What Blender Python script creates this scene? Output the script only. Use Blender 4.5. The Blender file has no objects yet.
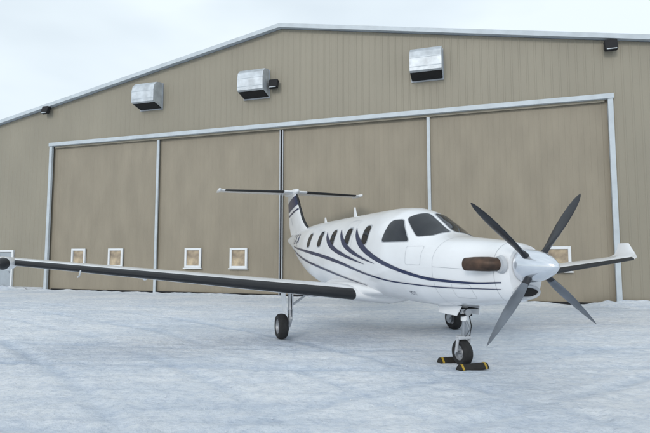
import bpy, bmesh, math, random
from mathutils import Vector, Matrix, noise
random.seed(4)
R=math.radians
C=bpy.context.scene.collection

# ---------------------------------------------------------------- materials
def mat(name,col,rough=0.5,metal=0.0,var=0.0,vscale=3.0,bump=0.0,bscale=20.0,coat=0.0,stretch=(1,1,1),col2=None,spec=0.5):
    m=bpy.data.materials.new(name); m.use_nodes=True
    nt=m.node_tree; b=nt.nodes['Principled BSDF']
    b.inputs['Base Color'].default_value=(*col,1); b.inputs['Roughness'].default_value=rough
    b.inputs['Metallic'].default_value=metal
    b.inputs['Coat Weight'].default_value=coat
    b.inputs['Specular IOR Level'].default_value=spec
    tc=nt.nodes.new('ShaderNodeTexCoord'); mp=nt.nodes.new('ShaderNodeMapping')
    mp.inputs['Scale'].default_value=stretch
    nt.links.new(tc.outputs['Object'],mp.inputs['Vector'])
    if var>0:
        n=nt.nodes.new('ShaderNodeTexNoise'); n.inputs['Scale'].default_value=vscale; n.inputs['Detail'].default_value=6
        nt.links.new(mp.outputs[0],n.inputs['Vector'])
        r=nt.nodes.new('ShaderNodeValToRGB'); r.color_ramp.elements[0].position=0.3; r.color_ramp.elements[1].position=0.7
        c2=col2 if col2 else tuple(c*(1-var) for c in col)
        r.color_ramp.elements[0].color=(*c2,1); r.color_ramp.elements[1].color=(*[min(1,c*(1+var*.4)) for c in col],1)
        nt.links.new(n.outputs['Fac'],r.inputs[0]); nt.links.new(r.outputs[0],b.inputs['Base Color'])
    if bump>0:
        n2=nt.nodes.new('ShaderNodeTexNoise'); n2.inputs['Scale'].default_value=bscale; n2.inputs['Detail'].default_value=5
        nt.links.new(mp.outputs[0],n2.inputs['Vector'])
        bp=nt.nodes.new('ShaderNodeBump'); bp.inputs['Strength'].default_value=bump; bp.inputs['Distance'].default_value=0.02
        nt.links.new(n2.outputs['Fac'],bp.inputs['Height']); nt.links.new(bp.outputs[0],b.inputs['Normal'])
    return m
M={}
M['white']=mat('aircraft_white_paint',(0.79,0.80,0.82),0.25,var=0.08,vscale=1.3,coat=0.4)
M['navy']=mat('navy_paint',(0.010,0.020,0.075),0.3,coat=0.2,var=0.1)
M['boot']=mat('black_rubber_boot',(0.010,0.011,0.014),0.5,var=0.3,vscale=4)
M['glass']=mat('cockpit_glass',(0.008,0.011,0.017),0.06,var=0.2,spec=0.38)
M['tire']=mat('tire_rubber',(0.02,0.02,0.021),0.8,var=0.4,vscale=12,bump=0.3,bscale=60)
M['rim']=mat('wheel_rim',(0.45,0.46,0.48),0.4,0.6,var=0.2)
M['steel']=mat('strut_steel',(0.4,0.42,0.45),0.35,0.8,var=0.2)
M['spin']=mat('polished_spinner',(0.74,0.77,0.82),0.16,0.75,var=0.06)
M['blade']=mat('propeller_blade_black',(0.014,0.016,0.022),0.35,var=0.3,vscale=4)
M['blade2']=mat('propeller_blade_grey',(0.13,0.15,0.18),0.32,var=0.3,vscale=4)
M['exh']=mat('exhaust_heat_stained_steel',(0.105,0.062,0.042),0.5,0.45,var=0.5,vscale=6,col2=(0.03,0.022,0.018))
M['dark']=mat('dark_interior',(0.01,0.01,0.012),0.8,var=0.2)
M['seam']=mat('panel_seam_grey',(0.40,0.42,0.45),0.6,var=0.1)
M['lgrey']=mat('light_grey_paint',(0.5,0.52,0.55),0.5,var=0.1)
M['yellow']=mat('chock_yellow',(0.45,0.30,0.03),0.6,var=0.4,vscale=15)
M['chock']=mat('chock_rubber',(0.02,0.018,0.015),0.8,var=0.4,vscale=12)
M['wall']=mat('hangar_tan_metal_siding',(0.285,0.257,0.200),0.55,var=0.10,vscale=0.5,stretch=(1,1,.4))
M['door']=mat('hangar_door_tan_siding',(0.288,0.250,0.190),0.6,var=0.12,vscale=0.9,stretch=(1.5,1,.5))
M['trim']=mat('pale_trim_metal',(0.52,0.57,0.61),0.5,var=0.12,vscale=2)
M['galv']=mat('galvanised_hood',(0.56,0.60,0.64),0.5,0.4,var=0.25,vscale=3)
M['roof']=mat('roof_metal',(0.45,0.5,0.55),0.5,var=0.1)
M['wframe']=mat('window_frame_white',(0.76,0.78,0.80),0.5,var=0.05)
M['wglass']=mat('window_pane_amber',(0.50,0.40,0.27),0.12,var=0.6,vscale=2.2,col2=(0.15,0.12,0.10))
M['pdoor']=mat('personnel_door_paint',(0.36,0.40,0.44),0.5,var=0.1)

# ---------------------------------------------------------------- helpers
def empty(name,loc=(0,0,0),rz=0):
    e=bpy.data.objects.new(name,None); C.objects.link(e); e.location=loc; e.rotation_euler=(0,0,rz); return e
def mesh(name,V,F,mats,parent=None,smooth=False,mi=None,sharp=None):
    me=bpy.data.meshes.new(name); me.from_pydata([tuple(v) for v in V],[],F); me.update()
    if not isinstance(mats,(list,tuple)): mats=[mats]
    for m in mats: me.materials.append(m)
    if mi:
        for p,i in zip(me.polygons,mi): p.material_index=i
    bm=bmesh.new(); bm.from_mesh(me); bmesh.ops.recalc_face_normals(bm,faces=bm.faces); bm.to_mesh(me); bm.free()
    if smooth:
        for p in me.polygons: p.use_smooth=True
        if sharp:
            me.set_sharp_from_angle(angle=R(sharp))
    o=bpy.data.objects.new(name,me); C.objects.link(o)
    if parent: o.parent=parent
    return o
def box(name,c,s,m,parent=None,rot=(0,0,0),bev=0.0):
    bm=bmesh.new(); bmesh.ops.create_cube(bm,size=1)
    for v in bm.verts: v.co=Vector((v.co.x*s[0],v.co.y*s[1],v.co.z*s[2]))
    if bev>0: bmesh.ops.bevel(bm,geom=bm.edges[:],offset=bev,segments=2,affect='EDGES',profile=0.5)
    me=bpy.data.meshes.new(name); bm.to_mesh(me); bm.free(); me.materials.append(m)
    o=bpy.data.objects.new(name,me); C.objects.link(o); o.location=c; o.rotation_euler=rot
    if parent: o.parent=parent
    return o
def tube(name,pts,rad,m,parent=None,seg=20,cap=True,sy=1.0):
    pts=[Vector(p) for p in pts]; V=[];F=[]
    if not isinstance(rad,(list,tuple)): rad=[rad]*len(pts)
    up0=Vector((0,0,1))
    for i,p in enumerate(pts):
        d=(pts[min(i+1,len(pts)-1)]-pts[max(i-1,0)]).normalized()
        u=up0 if abs(d.dot(up0))<0.95 else Vector((0,1,0))
        a=d.cross(u).normalized(); b=a.cross(d).normalized()
        for k in range(seg):
            th=2*math.pi*k/seg
            V.append(p+a*math.cos(th)*rad[i]*sy+b*math.sin(th)*rad[i])
    for i in range(len(pts)-1):
        for k in range(seg):
            k2=(k+1)%seg
            F.append((i*seg+k,i*seg+k2,(i+1)*seg+k2,(i+1)*seg+k))
    if cap:
        F.append(tuple(range(seg-1,-1,-1))); n=(len(pts)-1)*seg; F.append(tuple(n+k for k in range(seg)))
    return mesh(name,V,F,m,parent,True,sharp=40)
def revolve(name,prof,axis,origin,m,parent=None,seg=40,mi=None):
    ax=Vector(axis).normalized(); u=Vector((0,0,1)) if abs(ax.z)<.9 else Vector((1,0,0))
    a=ax.cross(u).normalized(); b=a.cross(ax).normalized(); o=Vector(origin)
    V=[];F=[];mm=[]
    for h,r in prof:
        for k in range(seg):
            th=2*math.pi*k/seg; V.append(o+ax*h+(a*math.cos(th)+b*math.sin(th))*max(r,1e-4))
    for i in range(len(prof)-1):
        for k in range(seg):
            k2=(k+1)%seg; F.append((i*seg+k,i*seg+k2,(i+1)*seg+k2,(i+1)*seg+k)); mm.append(mi[i] if mi else 0)
    return mesh(name,V,F,m,parent,True,mi=mm,sharp=38)
def pchip(xs,ys):
    n=len(xs); h=[xs[i+1]-xs[i] for i in range(n-1)]; d=[(ys[i+1]-ys[i])/h[i] for i in range(n-1)]
    t=[0]*n; t[0]=d[0]; t[-1]=d[-1]
    for i in range(1,n-1):
        t[i]=0 if d[i-1]*d[i]<=0 else 2*d[i-1]*d[i]/(d[i-1]+d[i])
    def f(x):
        x=max(xs[0],min(xs[-1],x)); i=0
        while i<n-2 and x>xs[i+1]: i+=1
        u=(x-xs[i])/h[i]
        return (2*u**3-3*u*u+1)*ys[i]+(u**3-2*u*u+u)*h[i]*t[i]+(-2*u**3+3*u*u)*ys[i+1]+(u**3-u*u)*h[i]*t[i+1]
    return f

# ================================================================= AIRPLANE
YAW=-71.0; S=1.055
GZ=.085
g_=GZ/S
tipx=3.09+.40*S*math.cos(R(YAW)); tipy=7.2+.40*S*math.sin(R(YAW))
plane=empty('turboprop_airplane',(tipx,tipy,GZ),R(YAW)); plane.scale=(S,S,S)
tab=[
(0.60,0.29,1.93,1.16,1.62),(0.75,0.36,1.97,1.11,1.62),(1.1,0.46,2.02,1.05,1.60),(1.6,0.60,2.07,0.98,1.60),
(2.0,0.68,2.11,0.94,1.62),(2.25,0.72,2.155,0.91,1.66),(2.5,0.75,2.25,0.89,1.68),(2.85,0.785,2.45,0.885,1.71),(3.2,0.81,2.635,0.88,1.73),
(3.6,0.84,2.74,0.88,1.75),(4.3,0.86,2.785,0.88,1.77),(8.0,0.86,2.79,0.90,1.77),(9.0,0.82,2.785,1.03,1.86),
(10.0,0.70,2.76,1.26,1.98),(11.0,0.53,2.71,1.53,2.10),(12.0,0.34,2.64,1.83,2.22),(13.0,0.17,2.54,2.10,2.32),(13.75,0.05,2.43,2.28,2.36)]
T=[r[0] for r in tab]
fw,fzt,fzb,fzm=[pchip(T,[r[i] for r in tab]) for i in (1,2,3,4)]
NU,NL=2.15,2.45
def surf(t,ph,off=0.0):
    w,zt,zb,zm=fw(t),fzt(t),fzb(t),fzm(t)
    c,s=math.cos(ph),math.sin(ph)
    n=NU if c>=0 else NL; h=(zt-zm) if c>=0 else (zm-zb)
    y=math.copysign(abs(s)**(2/n),s)*(w+off); z=zm+math.copysign(abs(c)**(2/n),c)*(h+off)
    return Vector((-t,y,z))
def ysurf(t,z,off=0.0):
    w,zt,zb,zm=fw(t),fzt(t),fzb(t),fzm(t)
    h=(zt-zm) if z>=zm else (zm-zb); n=NU if z>=zm else NL
    q=min(1,abs(z-zm)/(h+off)); return (w+off)*(1-q**n)**(1/n)
V=[];F=[]
NT,NP=170,96
ts=[0.60+(13.75-0.60)*(i/(NT-1))**1.15 for i in range(NT)]
for t in ts:
    for k in range(NP): V.append(surf(t,2*math.pi*k/NP))
for i in range(NT-1):
    for k in range(NP):
        k2=(k+1)%NP; F.append((i*NP+k,i*NP+k2,(i+1)*NP+k2,(i+1)*NP+k))
F.append(tuple(range(NP))); F.append(tuple((NT-1)*NP+k for k in range(NP)))
mesh('fuselage',V,F,M['white'],plane,True,sharp=60)

def rounded(poly,r,n=5):
    out=[]; N=len(poly)
    for i in range(N):
        p=Vector(poly[i]); a=Vector(poly[i-1]); b=Vector(poly[(i+1)%N])
        da=(a-p); db=(b-p); ra=min(r,da.length*.45); rb=min(r,db.length*.45)
        p1=p+da.normalized()*ra; p2=p+db.normalized()*rb
        for k in range(n+1):
            u=k/n; out.append((1-u)**2*p1+2*u*(1-u)*p+u*u*p2)
    o2=[]
    for i in range(len(out)):
        a=out[i]; b=out[(i+1)%len(out)]; d=(b-a).length; m=max(1,int(d/0.06))
        for k in range(m): o2.append(a.lerp(b,k/m))
    return o2
def patch(name,outline,fn,m,rings=7):
    cen=sum(outline,Vector((0,0)))/len(outline); V=[fn(*cen)];F=[];n=len(outline)
    for r in range(1,rings+1):
        for p in outline: V.append(fn(*cen.lerp(p,r/rings)))
    for k in range(n): F.append((0,1+k,1+(k+1)%n))
    for r in range(rings-1):
        for k in range(n):
            k2=(k+1)%n; a=1+r*n; b=a+n; F.append((a+k,b+k,b+k2,a+k2))
    return mesh(name,V,F,m,plane,True)
def outline_seam(name,outline,fn,wd):
    cen=sum(outline,Vector((0,0)))/len(outline); n=len(outline); V=[]
    for p in outline:
        d=(p-cen); V.append(fn(*p)); V.append(fn(*(p-d.normalized()*wd)))
    F=[(2*i,2*i+1,2*((i+1)%n)+1,2*((i+1)%n)) for i in range(n)]
    mesh(name,V,F,M['seam'],plane)
def scaled(poly,k):
    c=sum((Vector(p) for p in poly),Vector((0,0)))/len(poly); return [tuple(c+(Vector(p)-c)*k) for p in poly]
WT=-.68
for sg,nm in ((-1,'right'),(1,'left')):
    fz=lambda t,z,o=0.006:Vector((-t,sg*ysurf(t,z,o),z))
    fz2=lambda t,z,o=0.003:Vector((-t,sg*ysurf(t,z,o),z))
    fp=lambda t,q,o=0.007:surf(t,sg*q,o)
    fp2=lambda t,q,o=0.003:surf(t,sg*q,o)
    P=[(3.06+WT,0.045),(3.76+WT,0.05),(3.86+WT,0.60),(3.32+WT,0.86),(3.08+WT,0.55)]
    patch('windshield_pane_'+nm,rounded(P,0.09),fp,M['glass'],9)
    patch('windshield_seal_'+nm,rounded(scaled(P,1.05),0.09),fp2,M['seam'],9)
    P=[(3.43+WT,2.04),(3.92+WT,2.475),(4.24+WT,2.47),(4.32+WT,2.05)]
    patch('cockpit_side_window_'+nm,rounded(P,0.09),fz,M['glass'])
    patch('cockpit_side_seal_'+nm,rounded(scaled(P,1.06),0.09),fz2,M['seam'])
    for i,t0 in enumerate((4.45,5.47,6.5,7.5,8.5)):
        w=rounded([(t0-.18,1.99),(t0-.18,2.44),(t0+.18,2.44),(t0+.18,1.99)],0.14)
        patch('cabin_window_frame_%s_%d'%(nm,i),w,fz2,M['seam'],5)
        w=rounded([(t0-.155,2.015),(t0-.155,2.415),(t0+.155,2.415),(t0+.155,2.015)],0.13)
        patch('cabin_window_%s_%d'%(nm,i),w,fz,M['glass'],5)
    if sg<0:
        outline_seam('emergency_exit_seam',rounded([(5.17,1.72),(5.17,2.6),(5.8,2.6),(5.8,1.72)],.12),fz2,.007)
        outline_seam('cowl_latch_panel_seam',rounded([(1.25,1.12),(1.25,1.34),(1.62,1.34),(1.62,1.12)],.04),fz2,.005)
        outline_seam('avionics_bay_seam',rounded([(2.3,1.62),(2.3,1.95),(2.75,1.95),(2.75,1.62)],.05),fz2,.005)
    else:
        outline_seam('airstair_door_seam',rounded([(3.9,1.0),(3.9,2.55),(4.25,2.55),(4.25,1.0)],.12),fz2,.008)
        outline_seam('cargo_door_seam',rounded([(7.9,1.25),(7.9,2.6),(9.2,2.6),(9.2,1.25)],.12),fz2,.008)

def strip(name,cl,m,off=0.006,n=90):
    t0=[c[0] for c in cl]; fz=pchip(t0,[c[1] for c in cl]); fh=pchip(t0,[c[2] for c in cl])
    for sg,nm in ((-1,'r'),(1,'l')):
        V=[];F=[];K=6
        for i in range(n):
            t=t0[0]+(t0[-1]-t0[0])*i/(n-1); zc,hw=fz(t),fh(t)
            for k in range(K+1):
                z=zc-hw+2*hw*k/K; z=max(fzb(t)+.01,min(fzt(t)-.01,z)); V.append((-t,sg*ysurf(t,z,off),z))
        for i in range(n-1):
            for k in range(K):
                a=i*(K+1)+k; F.append((a,a+1,a+K+2,a+K+1))
        mesh(name+'_'+nm,V,F,m,plane,True)
strip('livery_stripe_main',[(0.72,1.40,.010),(1.2,1.37,.016),(2.0,1.39,.024),(2.8,1.49,.032),(3.6,1.66,.045),(4.3,1.88,.070),(4.72,2.08,.085),(4.98,2.26,.06),(5.12,2.40,.01)],M['navy'],.0075)
strip('livery_stripe_low',[(0.75,1.30,.005),(2.0,1.27,.009),(3.2,1.29,.012),(4.4,1.40,.020),(5.6,1.58,.034),(7.0,1.75,.045),(9.0,1.93,.035),(11.3,2.08,.015)],M['navy'],0.0085)
strip('livery_stripe_feather_a',[(3.9,1.62,.004),(4.6,1.75,.03),(5.3,1.94,.06),(5.72,2.12,.075),(5.98,2.30,.05),(6.10,2.41,.01)],M['navy'],0.0095)
strip('livery_stripe_feather_b',[(4.4,1.60,.004),(5.4,1.76,.034),(6.2,1.93,.06),(6.72,2.12,.075),(6.98,2.28,.05),(7.10,2.39,.01)],M['navy'],0.0105)
strip('livery_stripe_bottom',[(4.6,1.14,.006),(5.8,1.27,.018),(7.4,1.47,.03),(9.4,1.72,.03),(11.6,2.0,.01)],M['navy'],0.0115)
def ring_seam(t,a0,a1,wd=0.006):
    V=[];F=[];n=50
    for i in range(n):
        ph=a0+(a1-a0)*i/(n-1); V.append(surf(t-wd/2,ph,0.002)); V.append(surf(t+wd/2,ph,0.002))
    for i in range(n-1): F.append((2*i,2*i+1,2*i+3,2*i+2))
    mesh('panel_seam_ring',V,F,M['seam'],plane)
for t in (0.82,2.0): ring_seam(t,0.05,6.24)
strip('panel_seam_cowl',[(0.82,1.56,.003),(2.0,1.60,.003)],M['seam'],0.002)

def surf_text(txt,t0,z0,size,off,m,sg=-1,name='registration'):
    cu=bpy.data.curves.new('txt','FONT'); cu.body=txt; cu.size=size
    ob=bpy.data.objects.new('txt',cu); C.objects.link(ob); bpy.context.view_layer.update()
    me=bpy.data.meshes.new_from_object(ob.evaluated_get(bpy.context.evaluated_depsgraph_get()))
    bpy.data.objects.remove(ob)
    bm=bmesh.new(); bm.from_mesh(me); bmesh.ops.triangulate(bm,faces=bm.faces)
    for v in bm.verts:
        x,z=v.co.x,v.co.y
        t=t0-x if sg<0 else t0+x
        v.co=Vector((-t,sg*ysurf(t,z0+z,off),z0+z))
    bm.to_mesh(me); bm.free(); me.name=name; me.materials.append(m)
    o=bpy.data.objects.new(name,me); C.objects.link(o); o.parent=plane
surf_text('C-FLJA',11.4,2.17,0.46,0.014,M['navy'])
surf_text('PC12',2.85,1.08,0.09,0.008,M['navy'],name='type_marking')

# spinner
prof=[(0.0,0.0),(0.01,0.03),(0.04,0.065),(0.1,0.11),(0.18,0.155),(0.27,0.19),(0.38,0.218),(0.50,0.235),(0.585,0.24),(0.585,0.0)]
ZH=1.64
revolve('spinner',prof,(-1,0,0),(0,0,ZH),M['spin'],plane,56)
revolve('spinner_backplate',[(0.585,0.0),(0.585,.21),(0.62,.21),(0.62,0)],(-1,0,0),(0,0,ZH),M['dark'],plane)
def oval(name,t,zc,a,b,rr,m):
    n=40;V=[];F=[];s=10
    for i in range(n):
        th=2*math.pi*i/n; c=Vector((-t,a*math.cos(th),zc+b*math.sin(th))); nrm=Vector((0,math.cos(th)/a,math.sin(th)/b)).normalized()
        for k in range(s):
            q=2*math.pi*k/s; V.append(c+nrm*rr*math.cos(q)+Vector((1,0,0))*rr*1.6*math.sin(q))
    for i in range(n):
        for k in range(s):
            i2=(i+1)%n;k2=(k+1)%s; F.append((i*s+k,i2*s+k,i2*s+k2,i*s+k2))
    mesh(name,V,F,m,plane,True)
    mesh(name+'_cavity',[(-t+.012,a*math.cos(2*math.pi*i/n),zc+b*math.sin(2*math.pi*i/n)) for i in range(n)],[tuple(range(n))],M['dark'],plane)
oval('intake_lip',0.60,1.265,0.21,0.085,0.024,M['lgrey'])
# exhaust stacks
EX=-.30
for sg in (-1,1):
    pts=[(-1.02-EX,sg*.24,1.655),(-1.06-EX,sg*.37,1.658),(-1.12-EX,sg*.455,1.66),(-1.22-EX,sg*.52,1.66),(-1.32-EX,sg*.565,1.66),(-1.42-EX,sg*.60,1.655),(-1.46-EX,sg*.615,1.655)]
    tube('exhaust_stack',pts,[.08,.095,.105,.105,.102,.098,.096],M['exh'],plane,24,False,1.0)
    tube('exhaust_collar',[(-1.02-EX,sg*.33,1.656),(-1.02-EX,sg*.375,1.656)],[.135,.115],M['lgrey'],plane,24)
    tube('exhaust_inner',[(-1.25-EX,sg*.535,1.66),(-1.452-EX,sg*.612,1.655)],[.084,.088],M['dark'],plane,20,True)
def blade(name,ang):
    rs=[0.16,0.24,0.32,0.42,0.55,0.75,0.95,1.10,1.22,1.30,1.345]
    ch=[.11,.10,.12,.165,.205,.215,.19,.155,.11,.06,.012]
    th=[.10,.09,.068,.048,.036,.027,.02,.015,.011,.007,.003]
    V=[];F=[];mi=[];n=20
    for r,c,h in zip(rs,ch,th):
        be=R(108-30*(r/1.335))
        for k in range(n):
            q=2*math.pi*k/n; a=math.cos(q)*c/2; b=math.sin(q)*h/2
            x=a*math.sin(be)+b*math.cos(be); tg=a*math.cos(be)-b*math.sin(be)
            V.append(Vector((x,tg,r)))
    for i in range(len(rs)-1):
        for k in range(n):
            k2=(k+1)%n; F.append((i*n+k,i*n+k2,(i+1)*n+k2,(i+1)*n+k)); mi.append(0 if (k<n/2 or i<2) else 1)
    F.append(tuple((len(rs)-1)*n+k for k in range(n))); mi.append(0)
    m=Matrix.Rotation(ang,4,'X'); V=[m@v+Vector((-0.40,0,ZH)) for v in V]
    mesh(name,V,F,[M['blade'],M['blade2']],plane,True,mi=mi,sharp=50)
for i in range(4): blade('propeller_blade_%d'%i,R(-39+90*i))

# ---- aerofoil surfaces
def naca(thick,camber=0.02,n=16):
    pts=[]
    for i in range(n,-1,-1):
        x=(1-math.cos(math.pi*i/n))/2; y=5*thick*(0.2969*math.sqrt(x)-.126*x-.3516*x*x+.2843*x**3-.1015*x**4); pts.append((x,y+camber*4*x*(1-x)))
    for i in range(1,n):
        x=(1-math.cos(math.pi*i/n))/2; y=5*thick*(0.2969*math.sqrt(x)-.126*x-.3516*x*x+.2843*x**3-.1015*x**4); pts.append((x,-y+camber*4*x*(1-x)))
    return pts
def lift(name,st,boot=0.1,vertical=False,camber=0.02,mats=None,bootrange=None):
    V=[];F=[];mi=[]
    P0=naca(.12); n=len(P0)
    for s,tl,c,z,th,cant in st:
        P=naca(th,camber)
        for x,y in P:
            if vertical: V.append((-(tl+x*c),y*c,z))
            else:
                V.append((-(tl+x*c),s-y*c*math.sin(cant),z+y*c*math.cos(cant)))
    for i in range(len(st)-1):
        for k in range(n):
            k2=(k+1)%n; F.append((i*n+k,i*n+k2,(i+1)*n+k2,(i+1)*n+k))
            xa=(P0[k][0]+P0[k2][0])/2
            isb= xa<boot and (bootrange is None or bootrange[0]<=i<bootrange[1])
            mi.append(1 if isb else 0)
    F.append(tuple(range(n))); mi.append(0); F.append(tuple((len(st)-1)*n+k for k in range(n))); mi.append(0)
    return mesh(name,V,F,mats or [M['white'],M['boot']],plane,True,mi=mi,sharp=50)
ZR,ZT=0.93,1.68
for sg,nm in ((-1,'right'),(1,'left')):
    st=[]
    def wp(y): 
        u=(y-.9)/(7.75-.9); return (4.72+.42*u, 2.05-.98*u, ZR+(ZT-ZR)*u, .165-.04*u)
    for y in (0.0,0.9,2.2,3.6,5.0,6.4,7.3,7.75):
        a,c,z,th=wp(max(y,.0)); st.append((sg*y,a,c,z,th,0))
    a,c,z,th=wp(7.75)
    st.append((sg*7.98,a+.10,c*.84,z+.05,.11,sg*R(25)))
    st.append((sg*8.13,a+.26,c*.64,z+.14,.10,sg*R(55)))
    st.append((sg*8.22,a+.42,c*.48,z+.28,.09,sg*R(72)))
    st.append((sg*8.27,a+.58,c*.34,z+.46,.08,sg*R(80)))
    lift('wing_'+nm,st,0.105,bootrange=(1,7))
    for y in (1.7,3.4,5.2):
        a,c,z,th=wp(y)
        revolve('flap_track_fairing',[(0,0),(.05,.03),(.2,.055),(.5,.06),(.8,.035),(.95,0)],(-1,0,0),(-(a+c*.55),sg*y,z-.09),M['white'],plane,16)
    # flap and aileron gaps, upper skin
    for (ya,yb,xc) in ((1.1,5.2,.72),(5.25,7.6,.76)):
        V=[]
        for i in range(13):
            y=ya+(yb-ya)*i/12; a,c,z,th=wp(y)
            for xx in (xc,xc+.008):
                yy=5*th*(0.2969*math.sqrt(xx)-.126*xx-.3516*xx*xx+.2843*xx**3-.1015*xx**4)+.02*4*xx*(1-xx)
                V.append((-(a+xx*c),sg*y,z+yy*c+.006))
        mesh('control_surface_gap',V,[(2*i,2*i+1,2*i+3,2*i+2) for i in range(12)],M['seam'],plane)
revolve('radar_pod',[(0,0),(.02,.045),(.07,.08),(.15,.108),(.28,.12),(.6,.11),(.9,.06),(1.1,.0)],(-1,0,0),(-(5.12-.40),-7.52,1.64),[M['boot'],M['white']],plane,28,mi=[0,0,0,1,1,1,1])
tube('pitot_tube',[(-4.95,-6.3,1.50),(-4.80,-6.3,1.40),(-4.62,-6.3,1.40)],.014,M['lgrey'],plane,8)
V=[];F=[];nt,npn=50,48
for i in range(nt):
    u=i/(nt-1); t=4.1+3.6*u; e=max(0.0001,math.sin(math.pi*u))**.55
    for k in range(npn):
        q=2*math.pi*k/npn; s,cq=math.sin(q),math.cos(q)
        V.append((-t,math.copysign(abs(s)**.8,s)*(.35+.62*e),1.03+math.copysign(abs(cq)**.8,cq)*(.02+.22*e)))
for i in range(nt-1):
    for k in range(npn):
        k2=(k+1)%npn; F.append((i*npn+k,i*npn+k2,(i+1)*npn+k2,(i+1)*npn+k))
mesh('wing_root_fairing',V,F,M['white'],plane,True)
fin=[(0,10.6,2.9,2.55,.07,0),(0,11.35,2.35,2.85,.09,0),(0,11.75,2.05,3.1,.10,0),(0,12.35,1.55,3.75,.10,0),(0,12.70,1.28,4.15,.10,0)]
lift('vertical_fin',fin,0.03,vertical=True,camber=0)
def finpatch(name,z0,z1,x0,x1,m,skew=0):
    for sg in (-1,1):
        V=[];F=[];n=12;K=14
        for i in range(n):
            for k in range(K):
                x=x0+(x1-x0)*k/(K-1)
                z=z0+(z1-z0)*i/(n-1)+skew*(x-.5)
                for j in range(len(fin)-1):
                    if fin[j][3]<=z<=fin[j+1][3]+1e-6:
                        q=(z-fin[j][3])/(fin[j+1][3]-fin[j][3]); tl=fin[j][1]+(fin[j+1][1]-fin[j][1])*q; c=fin[j][2]+(fin[j+1][2]-fin[j][2])*q; th=fin[j][4]+(fin[j+1][4]-fin[j][4])*q
                y=5*th*(0.2969*math.sqrt(x)-.126*x-.3516*x*x+.2843*x**3-.1015*x**4)*c+.012
                V.append((-(tl+x*c),sg*y,z))
        for i in range(n-1):
            for k in range(K-1):
                a0=i*K+k; F.append((a0,a0+1,a0+K+1,a0+K))
        mesh(name,V,F,m,plane,True)
finpatch('fin_navy_band',3.55,3.93,0.03,0.97,M['navy'],-.25)
finpatch('fin_navy_line',3.36,3.42,0.05,0.97,M['navy'],-.25)
finpatch('rudder_seam',2.9,3.2,0.66,0.675,M['seam'])
SP=2.82
for sg,nm in ((-1,'right'),(1,'left')):
    st=[(0,12.75,1.32,4.2,.10,0),(sg*.45,12.78,1.25,4.2,.10,0),(sg*1.5,12.93,1.05,4.2,.10,0),(sg*(SP-.2),13.10,.86,4.2,.10,0),(sg*(SP-.02),13.12,.82,4.2,.08,0)]
    lift('tailplane_'+nm,st,0.12,camber=0,bootrange=(1,3))
    revolve('elevator_horn',[(0,0),(.04,.04),(.2,.065),(.6,.06),(1.0,.03),(1.15,0)],(-1,0,0),(-12.95,sg*SP,4.2),[M['white']],plane,16)
revolve('tail_bullet_fairing',[(0,0),(.05,.05),(.2,.10),(.5,.13),(1.2,.12),(1.8,.05),(1.95,0)],(-1,0,0),(-12.45,0,4.2),M['white'],plane,24)
def fin_ant(t,z,h,c):
    V=[(-t,-.012,z),(-t-c,-.012,z),(-t-c*1.05,-.004,z+h),(-t-c*.55,-.004,z+h)]; V+= [(x,-y,zz) for x,y,zz in V]
    mesh('antenna_blade',V,[(0,1,2,3),(4,5,6,7),(0,1,5,4),(1,2,6,5),(2,3,7,6),(3,0,4,7)],M['white'],plane)
fin_ant(6.8,2.76,.30,.20); fin_ant(9.2,2.76,.2,.2)

def wheel(name,c,r,w):
    h=w/2
    prof=[(-h*.55,.0),(-h*.55,r*.30),(-h*.35,r*.34),(-h*.35,r*.5),(-h*.85,r*.56),(-h,r*.70),(-h*.95,r*.86),(-h*.65,r*.97),(-h*.2,r),(h*.2,r),(h*.65,r*.97),(h*.95,r*.86),(h,r*.70),(h*.85,r*.56),(h*.35,r*.5),(h*.35,r*.34),(h*.55,r*.30),(h*.55,0)]
    mi=[1,1,1,1,0,0,0,0,0,0,0,0,1,1,1,1,1]
    revolve(name,prof,(0,1,0),c,[M['tire'],M['rim']],plane,40,mi=mi)
def plate(name,pts,th,m):
    mesh(name,pts,[tuple(range(len(pts)))],m,plane).modifiers.new('s','SOLIDIFY').thickness=th
tn=2.14
wheel('nose_wheel',(-tn-.05,0,.215-g_),.225,.17)
tube('nose_strut',[(-tn+.06,0,1.05),(-tn+.03,0,.68)],[.06,.06],M['white'],plane)
tube('nose_oleo',[(-tn+.03,0,.70),(-tn,0,.47-g_)],[.038,.038],M['steel'],plane)
box('nose_fork_crown',(-tn-.01,0,.475-g_),(.13,.24,.06),M['lgrey'],plane,bev=.015)
for sg in (-1,1):
    tube('nose_fork_leg',[(-tn-.0,sg*.115,.48-g_),(-tn-.05,sg*.118,.215-g_)],[.028,.025],M['lgrey'],plane,12)
    plate('nose_gear_door',[(-tn+.22,sg*.17,.945),(-tn-.45,sg*.17,.93),(-tn-.40,sg*.22,.78),(-tn+.14,sg*.22,.78)],.015,M['white'])
tube('nose_axle',[(-tn-.05,-.14,.215-g_),(-tn-.05,.14,.215-g_)],.03,M['steel'],plane,12)
tube('nose_drag_brace',[(-tn+.04,.05,.70),(-tn-.45,.05,.98)],.025,M['lgrey'],plane,10)
tube('nose_steering_link',[(-tn+.08,-.11,.78),(-tn+.08,.11,.78)],.022,M['dark'],plane,10)
tube('torque_link_upper',[(-tn+.05,0,.72),(-tn+.17,0,.55)],.018,M['steel'],plane,8)
tube('torque_link_lower',[(-tn+.17,0,.55),(-tn+.03,0,.49-g_)],.018,M['steel'],plane,8)
revolve('taxi_light',[(0,0),(0,.06),(.07,.05),(.09,0)],(-1,0,0),(-tn+.15,0,.83),[M['rim']],plane,20)
tube('nose_brake_hose',[(-tn+.09,.04,.85),(-tn+.14,.06,.60),(-tn+.04,.09,.40)],.009,M['dark'],plane,8)
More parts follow.
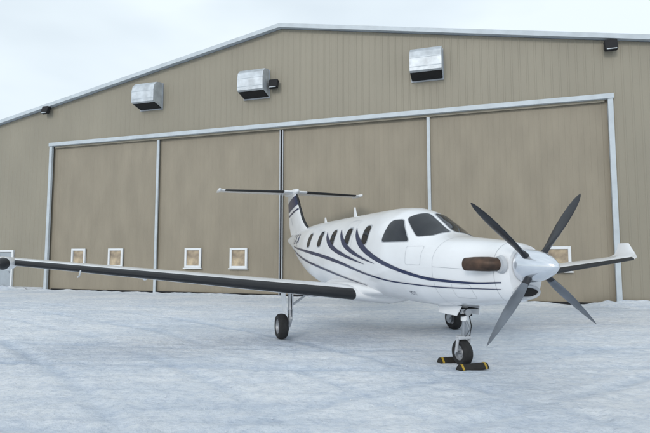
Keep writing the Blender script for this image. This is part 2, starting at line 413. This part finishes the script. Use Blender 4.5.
plate('nose_wheel_well',[(-tn+.22,-.15,.905),(-tn-.55,-.15,.893),(-tn-.55,.15,.893),(-tn+.22,.15,.905)],.01,M['dark'])
tm=5.72
for sg in (-1,1):
    y=sg*2.265
    wheel('main_wheel',(-tm-.12,y,.265-g_),.285,.22)
    yi=y-sg*.17
    tube('main_leg',[(-tm+.02,yi,1.12),(-tm+.04,yi,.56)],[.065,.058],M['white'],plane)
    tube('main_trailing_link',[(-tm+.06,yi,.58),(-tm+.04,yi,.38),(-tm-.12,yi,.265-g_)],[.05,.05,.045],M['lgrey'],plane,14)
    tube('main_axle',[(-tm-.12,yi,.265-g_),(-tm-.12,y,.265-g_)],.035,M['steel'],plane,12)
    tube('main_shock',[(-tm-.10,yi,.27),(-tm-.04,yi,.98)],[.03,.03],M['steel'],plane,12)
    tube('main_side_brace',[(-tm+.02,yi,.64),(-tm+.02,yi-sg*.5,.98)],.024,M['lgrey'],plane,10)
    tube('brake_hose',[(-tm+.08,yi,.98),(-tm+.12,yi,.7),(-tm+.08,yi,.42),(-tm-.06,yi,.22)],.01,M['dark'],plane,8)
    plate('main_gear_door',[(-tm+.20,y+sg*.02,1.05),(-tm-.22,y+sg*.02,1.05),(-tm-.16,y-sg*.04,.50),(-tm+.14,y-sg*.04,.50)],.02,M['white'])
    revolve('brake_disc',[(0,0),(0,.12),(.03,.12),(.03,0)],(0,sg,0),(-tm-.12,yi+sg*.02,.265-g_),M['steel'],plane,24)

def chock(t0,ang):
    mtx=Matrix.Translation(Vector((tipx,tipy,0)))@Matrix.Rotation(R(YAW),4,'Z')
    e=empty('wheel_chock'); e.matrix_world=mtx@Matrix.Translation((-t0,0,-.008))@Matrix.Rotation(ang,4,'Z')
    L=.30
    V=[];F=[]
    for y in (-L,-L+.02,L-.02,L):
        s=.92 if abs(y)==L else 1
        V+=[(-.075*s,y,0.0),(.075*s,y,0.0),(.075*s,y,.03*s),(.02*s,y,.10*s),(-.02*s,y,.10*s),(-.075*s,y,.03*s)]
    for i in range(3):
        for k in range(6):
            k2=(k+1)%6; F.append((i*6+k,i*6+k2,(i+1)*6+k2,(i+1)*6+k))
    F+= [tuple(range(6)),tuple(18+k for k in range(6))]
    mesh('chock_body',V,F,M['chock'],e)
    for y in (-.24,.24):
        V=[]
        for yy in (y-.02,y+.02):
            V+=[(-.078,yy,0.002),(.078,yy,0.002),(.078,yy,.032),(.022,yy,.104),(-.022,yy,.104),(-.078,yy,.032)]
        F=[(k,(k+1)%6,(k+1)%6+6,k+6) for k in range(6)]+[tuple(range(6)),tuple(range(6,12))]
        mesh('chock_stripe',V,F,M['yellow'],e)
chock((tn+.05)*S-.30,0.05); chock((tn+.05)*S+.29,-.04)

# ================================================================= HANGAR
AL=17.7
hg=empty('aircraft_hangar',(-2.16,23.5,0),R(-AL))
PK,HW,DEP=13.15,21.5,40.0
roofz=lambda s:PK-(.178*s if s>0 else -.184*s)
def ribbed(name,s0,s1,zb,zt,y0,m,pitch=.305,d=.03):
    xs=[];s=s0
    while s<s1-1e-4:
        for dx,dy in ((0,0),(pitch*.70,0),(pitch*.78,-d),(pitch*.92,-d)):
            if s+dx<s1: xs.append((s+dx,dy))
        s+=pitch
    xs.append((s1,0)); 
    if s0<0<s1: xs.append((0.0,0.0)); xs=sorted(set(xs))
    V=[];F=[]
    for x,dy in xs:
        b=zt(x) if callable(zt) else zt
        V.append((x,y0+dy,zb)); V.append((x,y0+dy,b))
    for i in range(len(xs)-1): F.append((2*i,2*i+2,2*i+3,2*i+1))
    return mesh(name,V,F,m,hg)
DH=8.30; DW=14.15
ribbed('front_wall_left',-HW,-DW,0,roofz,0,M['wall'],.31,.012)
ribbed('front_wall_right',DW,HW,0,roofz,0,M['wall'],.31,.012)
ribbed('front_wall_gable',-DW,DW,DH,roofz,0,M['wall'],.31,.012)
q=DW/2
for i in range(4):
    a=-DW+q*i; yy=.10 if i in(0,3) else .16
    ribbed('door_leaf_%d'%i,a-(.4 if i==0 else 0),a+q+(.4 if i==3 else 0),0.06,DH+.1,yy+.03,M['door'],.23,.006)
def window(s,z=1.83,w=.95,h=1.0,y0=.10):
    f=.11
    box('window_pane',(s,y0-.01,z),(w-.06,.02,h-.06),M['wglass'],hg)
    for dx in (-1,1): box('window_frame_side',(s+dx*(w/2-f/2),y0-.035,z),(f,.09,h),M['wframe'],hg,bev=.008)
    for dz in (-1,1): box('window_frame_rail',(s,y0-.033,z+dz*(h/2-f/2)),(w-2*f,.085,f),M['wframe'],hg)
    box('window_sill',(s,y0-.06,z-h/2-.03),(w+.1,.14,.05),M['wframe'],hg)
for s in (-12.1,-9.6,-4.84,-2.25,2.25,4.84,9.6,12.15): window(s,y0=.08 if abs(s)>q else .13)
def tb(n,c,s,m=None): box(n,c,s,m or M['trim'],hg,bev=.01)
tb('door_header_trim',(0,-.06,DH+.0),(2*DW+.42,.20,.20))
tb('door_track_cover',(0,.02,DH-.15),(2*DW-.2,.06,.10),M['wall'])
for s in (-DW-.09,DW+.09): tb('door_jamb_trim',(s,-.05,DH/2-.055),(.19,.14,DH-.10))
for s in (-q,q): tb('door_leaf_edge_trim',(s,.06,DH/2-.1),(.14,.08,DH-.2))
for s in (-.07,.07): tb('door_meeting_stile',(s,.10,DH/2-.1),(.045,.06,DH-.2),M['lgrey'])
box('door_meeting_gap',(0,.135,DH/2-.1),(.10,.03,DH-.2),M['dark'],hg)
box('door_bottom_seal',(0,.11,.05),(2*DW-.3,.05,.1),M['dark'],hg)
for sg in (-1,1): box('foundation_strip',(sg*(HW+DW+.3)/2,-.02,.08),(HW-DW-.3,.06,.16),M['lgrey'],hg)
for sg in (-1,1):
    mesh('side_wall',[(sg*HW,0,0),(sg*HW,DEP,0),(sg*HW,DEP,roofz(sg*HW)),(sg*HW,0,roofz(sg*HW))],[(0,1,2,3)],M['wall'],hg)
mesh('back_wall',[(-HW,DEP,0),(HW,DEP,0),(HW,DEP,roofz(HW)),(0,DEP,PK),(-HW,DEP,roofz(-HW))],[(0,1,2,3,4)],M['wall'],hg)
ov=.5;y0=-.28
for sg in (-1,1):
    e=HW+ov; rz=roofz(sg*e)
    V=[(0,y0,PK+.02),(sg*e,y0,rz+.02),(sg*e,DEP+.3,rz+.02),(0,DEP+.3,PK+.02)]
    V+=[(x,y,z+.14) for x,y,z in V]
    mesh('roof_slab',V,[(0,1,2,3),(4,5,6,7),(0,1,5,4),(1,2,6,5),(2,3,7,6)],M['roof'],hg)
    V=[(0,y0-.03,PK-.02),(sg*(e+.03),y0-.03,rz-.02),(sg*(e+.03),y0-.03,rz+.18),(0,y0-.03,PK+.18)]
    V2=[(x,y+.028,z) for x,y,z in V]
    mesh('gable_fascia_trim',V+V2,[(0,1,2,3),(4,5,6,7),(0,1,5,4),(3,2,6,7),(1,2,6,5)],M['trim'],hg)
def hood(s,z):
    w=.68; P=[(0,.70),(-.25,.70),(-.55,.62),(-.75,.42),(-.82,.15),(-.82,-.45),(-.70,-.50)]
    V=[];F=[]
    for x in (-w,w):
        V+=[(s+x,y,z+h) for y,h in P]+[(s+x,-.0,z-.66)]
    n=len(P)+1
    for k in range(n-2): F.append((k,k+1,n+k+1,n+k))
    F+=[tuple(range(n)),tuple(range(n,2*n))]
    mesh('exhaust_hood',V,F,M['galv'],hg)
    mesh('hood_opening',[(s-w+.03,-.70,z-.505),(s+w-.03,-.70,z-.505),(s+w-.03,-.005,z-.665),(s-w+.03,-.005,z-.665)],[(0,1,2,3)],M['dark'],hg)
    box('hood_flange',(s,-.035,z),(1.42,.035,1.42),M['seam'],hg)
    for zz in (.12,-.28): box('hood_seam',(s,-.824,z+zz),(1.37,.012,.022),M['trim'],hg)
for s in (-7.5,-1.30,7.08): hood(s,10.42)
def flood(s,z):
    box('floodlight_body',(s,-.28,z),(.46,.22,.44),M['dark'],hg,rot=(R(-18),0,0),bev=.03)
    box('floodlight_lens',(s,-.395,z-.06),(.36,.02,.30),M['galv'],hg,rot=(R(-18),0,0))
    tube('floodlight_arm',[(s,0,z+.1),(s,-.2,z+.1)],.04,M['lgrey'],hg,10)
for s in (-14.55,-.28,14.3): flood(s,10.30)
box('personnel_door',(-17.3,-.05,1.08),(.95,.05,2.1),M['pdoor'],hg,bev=.01)
for dx in (-1,1): box('personnel_door_frame',(-17.3+dx*.53,-.06,1.08),(.11,.10,2.14),M['wframe'],hg)
box('personnel_door_frame_top',(-17.3,-.06,2.21),(1.17,.10,.12),M['wframe'],hg)
box('personnel_door_window',(-17.3,-.08,1.55),(.45,.02,.6),M['glass'],hg)
tube('door_knob',[(-16.95,-.05,1.0),(-16.95,-.14,1.0)],.035,M['steel'],hg,12)

# ================================================================= GROUND
def coords(a,b,c0,c1,step,grow=1.35):
    xs=[];x=c0
    while x<=c1: xs.append(x); x+=step
    s=step;x=xs[-1]
    while x<b: s*=grow; x+=s; xs.append(x)
    s=step;x=c0
    while x>a: s*=grow; x-=s; xs.insert(0,x)
    return xs
X=coords(-900,900,-14,13,.085); Y=coords(-300,1200,1.6,20,.085)
ARCS=[(-30,-14,34.0),(-30,-14,35.7),(-30,-14,37.2),(-30,-14,38.9),(22,-22,34.5),(22,-22,36.2),(2,60,49.5),(2,60,51.3),(2,60,54.5),(2,60,56.1)]
def track(x,y):
    best=0;ridge=0
    for i,(cx,cy,r) in enumerate(ARCS):
        rr=math.hypot(x-cx,y-cy)-r
        if abs(rr)<.7:
            rr+=.12*noise.noise(Vector((x*.3,y*.3,i))); a=abs(rr)
            k=.65+.7*noise.noise(Vector((x*.25+i*3,y*.25,9)))
            k=max(0,min(1,k))
            best=max(best,k*math.exp(-(rr/.13)**2)); ridge=max(ridge,k*math.exp(-((a-.25)/.08)**2))
    return best,ridge
def gh(x,y):
    p=Vector((x,y,0))
    z=.028*noise.noise(p*.4)+.018*noise.noise(p*1.3+Vector((5,2,1)))+.016*noise.noise(Vector((x*2.2+y*.8,y*3.6,3)))+.014*noise.noise(p*5.0)
    f=noise.noise(p*3.1+Vector((9,9,9)))
    z-=.036*max(0,f-.25)*2
    return z-.012
V=[];F=[];tr=[]
for y in Y:
    for x in X:
        if abs(x)<80 and -5<y<60:
            b_,r_=track(x,y) if (abs(x)<30 and y<24) else (0,0)
            V.append((x,y,gh(x,y)-.028*b_+.020*r_)); tr.append(b_)
        else: V.append((x,y,0)); tr.append(0)
nx=len(X)
for j in range(len(Y)-1):
    for i in range(nx-1): F.append((j*nx+i,j*nx+i+1,(j+1)*nx+i+1,(j+1)*nx+i))
g=bpy.data.materials.new('packed_snow'); g.use_nodes=True; nt=g.node_tree; b=nt.nodes['Principled BSDF']; L=nt.links
tc=nt.nodes.new('ShaderNodeTexCoord')
def nz(scale,detail=6,st=(1,1,1),rz=0,rough=.6):
    mp=nt.nodes.new('ShaderNodeMapping'); mp.inputs['Scale'].default_value=st; mp.inputs['Rotation'].default_value=(0,0,rz)
    n=nt.nodes.new('ShaderNodeTexNoise'); n.inputs['Scale'].default_value=scale; n.inputs['Detail'].default_value=detail; n.inputs['Roughness'].default_value=rough
    L.new(tc.outputs['Object'],mp.inputs[0]); L.new(mp.outputs[0],n.inputs['Vector']); return n.outputs['Fac']
def ramp(f,p0,c0,p1,c1):
    r=nt.nodes.new('ShaderNodeValToRGB'); e=r.color_ramp.elements; e[0].position=p0;e[0].color=(*c0,1);e[1].position=p1;e[1].color=(*c1,1); L.new(f,r.inputs[0]); return r.outputs[0]
def mul(a,c,f=1):
    m=nt.nodes.new('ShaderNodeMix'); m.data_type='RGBA'; m.blend_type='MULTIPLY'; m.inputs[0].default_value=f; L.new(a,m.inputs[6]); L.new(c,m.inputs[7]); return m.outputs[2]
c1=ramp(nz(.3,6,(1,1.6,1)),.38,(.74,.79,.86),.60,(.88,.90,.93))
c3=ramp(nz(6,9,rough=.8),.38,(.80,.83,.88),.54,(1,1,1))
c4=ramp(nz(1.3,6,(.25,2.2,1),R(15)),.36,(.88,.90,.93),.52,(1,1,1))
at=nt.nodes.new('ShaderNodeAttribute'); at.attribute_name='track'
c5=ramp(at.outputs['Fac'],0,(1,1,1),1,(.82,.86,.91))
L.new(mul(mul(mul(c1,c3),c4),c5),b.inputs['Base Color'])
b.inputs['Roughness'].default_value=.75
n1=nz(16,8,rough=.7);n2=nz(3.5,6,(1,1.5,1))
ad=nt.nodes.new('ShaderNodeMath'); ad.operation='MULTIPLY_ADD'; L.new(n2,ad.inputs[0]); ad.inputs[1].default_value=2.0; L.new(n1,ad.inputs[2])
bp=nt.nodes.new('ShaderNodeBump'); bp.inputs['Strength'].default_value=.9; bp.inputs['Distance'].default_value=.045
L.new(ad.outputs[0],bp.inputs['Height']); L.new(bp.outputs[0],b.inputs['Normal'])
go=mesh('snow_ground',V,F,g,None,True)
A=go.data.attributes.new('track','FLOAT','POINT'); A.data.foreach_set('value',tr)
V=[];F=[]
ico=[(0,0,1),(.9,0,.2),(.28,.85,.25),(-.72,.53,.2),(-.72,-.53,.25),(.28,-.85,.2)]
for _ in range(3200):
    x=random.uniform(-13,12); y=2.6+random.random()**1.6*16
    if noise.noise(Vector((x*.35,y*.35,20)))+random.uniform(-.25,.25)<.02: continue
    r=random.uniform(.007,.02)*(1.6 if random.random()<.12 else 1); a=random.random()*6.28; n0=len(V); z=gh(x,y)
    for px,py,pz in ico:
        k=random.uniform(.7,1.3); V.append((x+(px*math.cos(a)-py*math.sin(a))*r*k,y+(px*math.sin(a)+py*math.cos(a))*r*k,z-.003+pz*r*k))
    for i in range(5): F.append((n0,n0+1+i,n0+1+(i+1)%5))
mesh('loose_snow_crumbs',V,F,g,None,False)
def drift(name,s0,s1,hmax,yo):
    V=[];F=[];n=int((s1-s0)/.12);K=9
    for i in range(n+1):
        s=s0+(s1-s0)*i/n; e=min(1,(s-s0)/1.2,(s1-s)/1.2); e=max(e,0)
        h=hmax*e*(.55+.6*noise.noise(Vector((s*.5,yo,1)))+.25*noise.noise(Vector((s*2.5,yo,3))))
        h=max(h,.0)
        for k in range(K):
            u=k/(K-1); w=.9+.25*noise.noise(Vector((s*.8,7,yo)))
            V.append((s,yo-w*u,-.04+h*(1-u)**1.4+.03*noise.noise(Vector((s*3,u*4,2)))*(1-u)))
    for i in range(n):
        for k in range(K-1): a=i*K+k; F.append((a,a+1,a+K+1,a+K))
    o=mesh(name,V,F,g,None,True); o.location=hg.location; o.rotation_euler=hg.rotation_euler
drift('snow_bank',DW-2,HW+2,.42,-.10)
drift('snow_bank',-HW-2,-DW+1,.30,-.12)
drift('snow_bank',-DW,DW-1,.16,.06)

# ================================================================= WORLD / LIGHT / CAMERA
EL,RO=24,205
w=bpy.data.worlds.new('World'); bpy.context.scene.world=w; w.use_nodes=True; nt=w.node_tree; L=nt.links
bg=nt.nodes['Background']; sky=nt.nodes.new('ShaderNodeTexSky'); sky.sky_type='NISHITA'; sky.sun_disc=False
sky.sun_elevation=R(EL); sky.sun_rotation=R(RO)
tc=nt.nodes.new('ShaderNodeTexCoord'); mp=nt.nodes.new('ShaderNodeMapping'); mp.inputs['Scale'].default_value=(1,1,2.6)
n=nt.nodes.new('ShaderNodeTexNoise'); n.inputs['Scale'].default_value=1.5; n.inputs['Detail'].default_value=4; n.inputs['Roughness'].default_value=.45
r=nt.nodes.new('ShaderNodeValToRGB'); r.color_ramp.elements[0].position=.3; r.color_ramp.elements[0].color=(.60,.60,.60,1); r.color_ramp.elements[1].position=.60; r.color_ramp.elements[1].color=(1,1,1,1)
L.new(tc.outputs['Generated'],mp.inputs[0]); L.new(mp.outputs[0],n.inputs['Vector']); L.new(n.outputs['Fac'],r.inputs[0])
cl=nt.nodes.new('ShaderNodeRGB'); cl.outputs[0].default_value=(7.8,8.7,9.3,1)
mx=nt.nodes.new('ShaderNodeMix'); mx.data_type='RGBA'; L.new(r.outputs[0],mx.inputs[0]); L.new(sky.outputs[0],mx.inputs[6]); L.new(cl.outputs[0],mx.inputs[7])
L.new(mx.outputs[2],bg.inputs[0]); bg.inputs[1].default_value=.114
sd=bpy.data.lights.new('sun','SUN'); sd.energy=.95; sd.angle=R(16); sd.color=(1,.96,.9)
so=bpy.data.objects.new('sun',sd); C.objects.link(so)
d=Vector((math.sin(R(RO))*math.cos(R(EL)),math.cos(R(RO))*math.cos(R(EL)),math.sin(R(EL))))
so.rotation_euler=d.to_track_quat('Z','Y').to_euler(); so.location=(0,-20,20)
cd=bpy.data.cameras.new('camera'); cd.lens=27.1; cd.sensor_width=36; cd.clip_end=3000; cd.clip_start=.05
co=bpy.data.objects.new('camera',cd); C.objects.link(co); co.location=(0,0,1.975); co.rotation_euler=(R(90+4.5),0,0)
bpy.context.scene.camera=co
vs=bpy.context.scene.view_settings; vs.view_transform='Standard'; vs.look='None'; vs.exposure=0
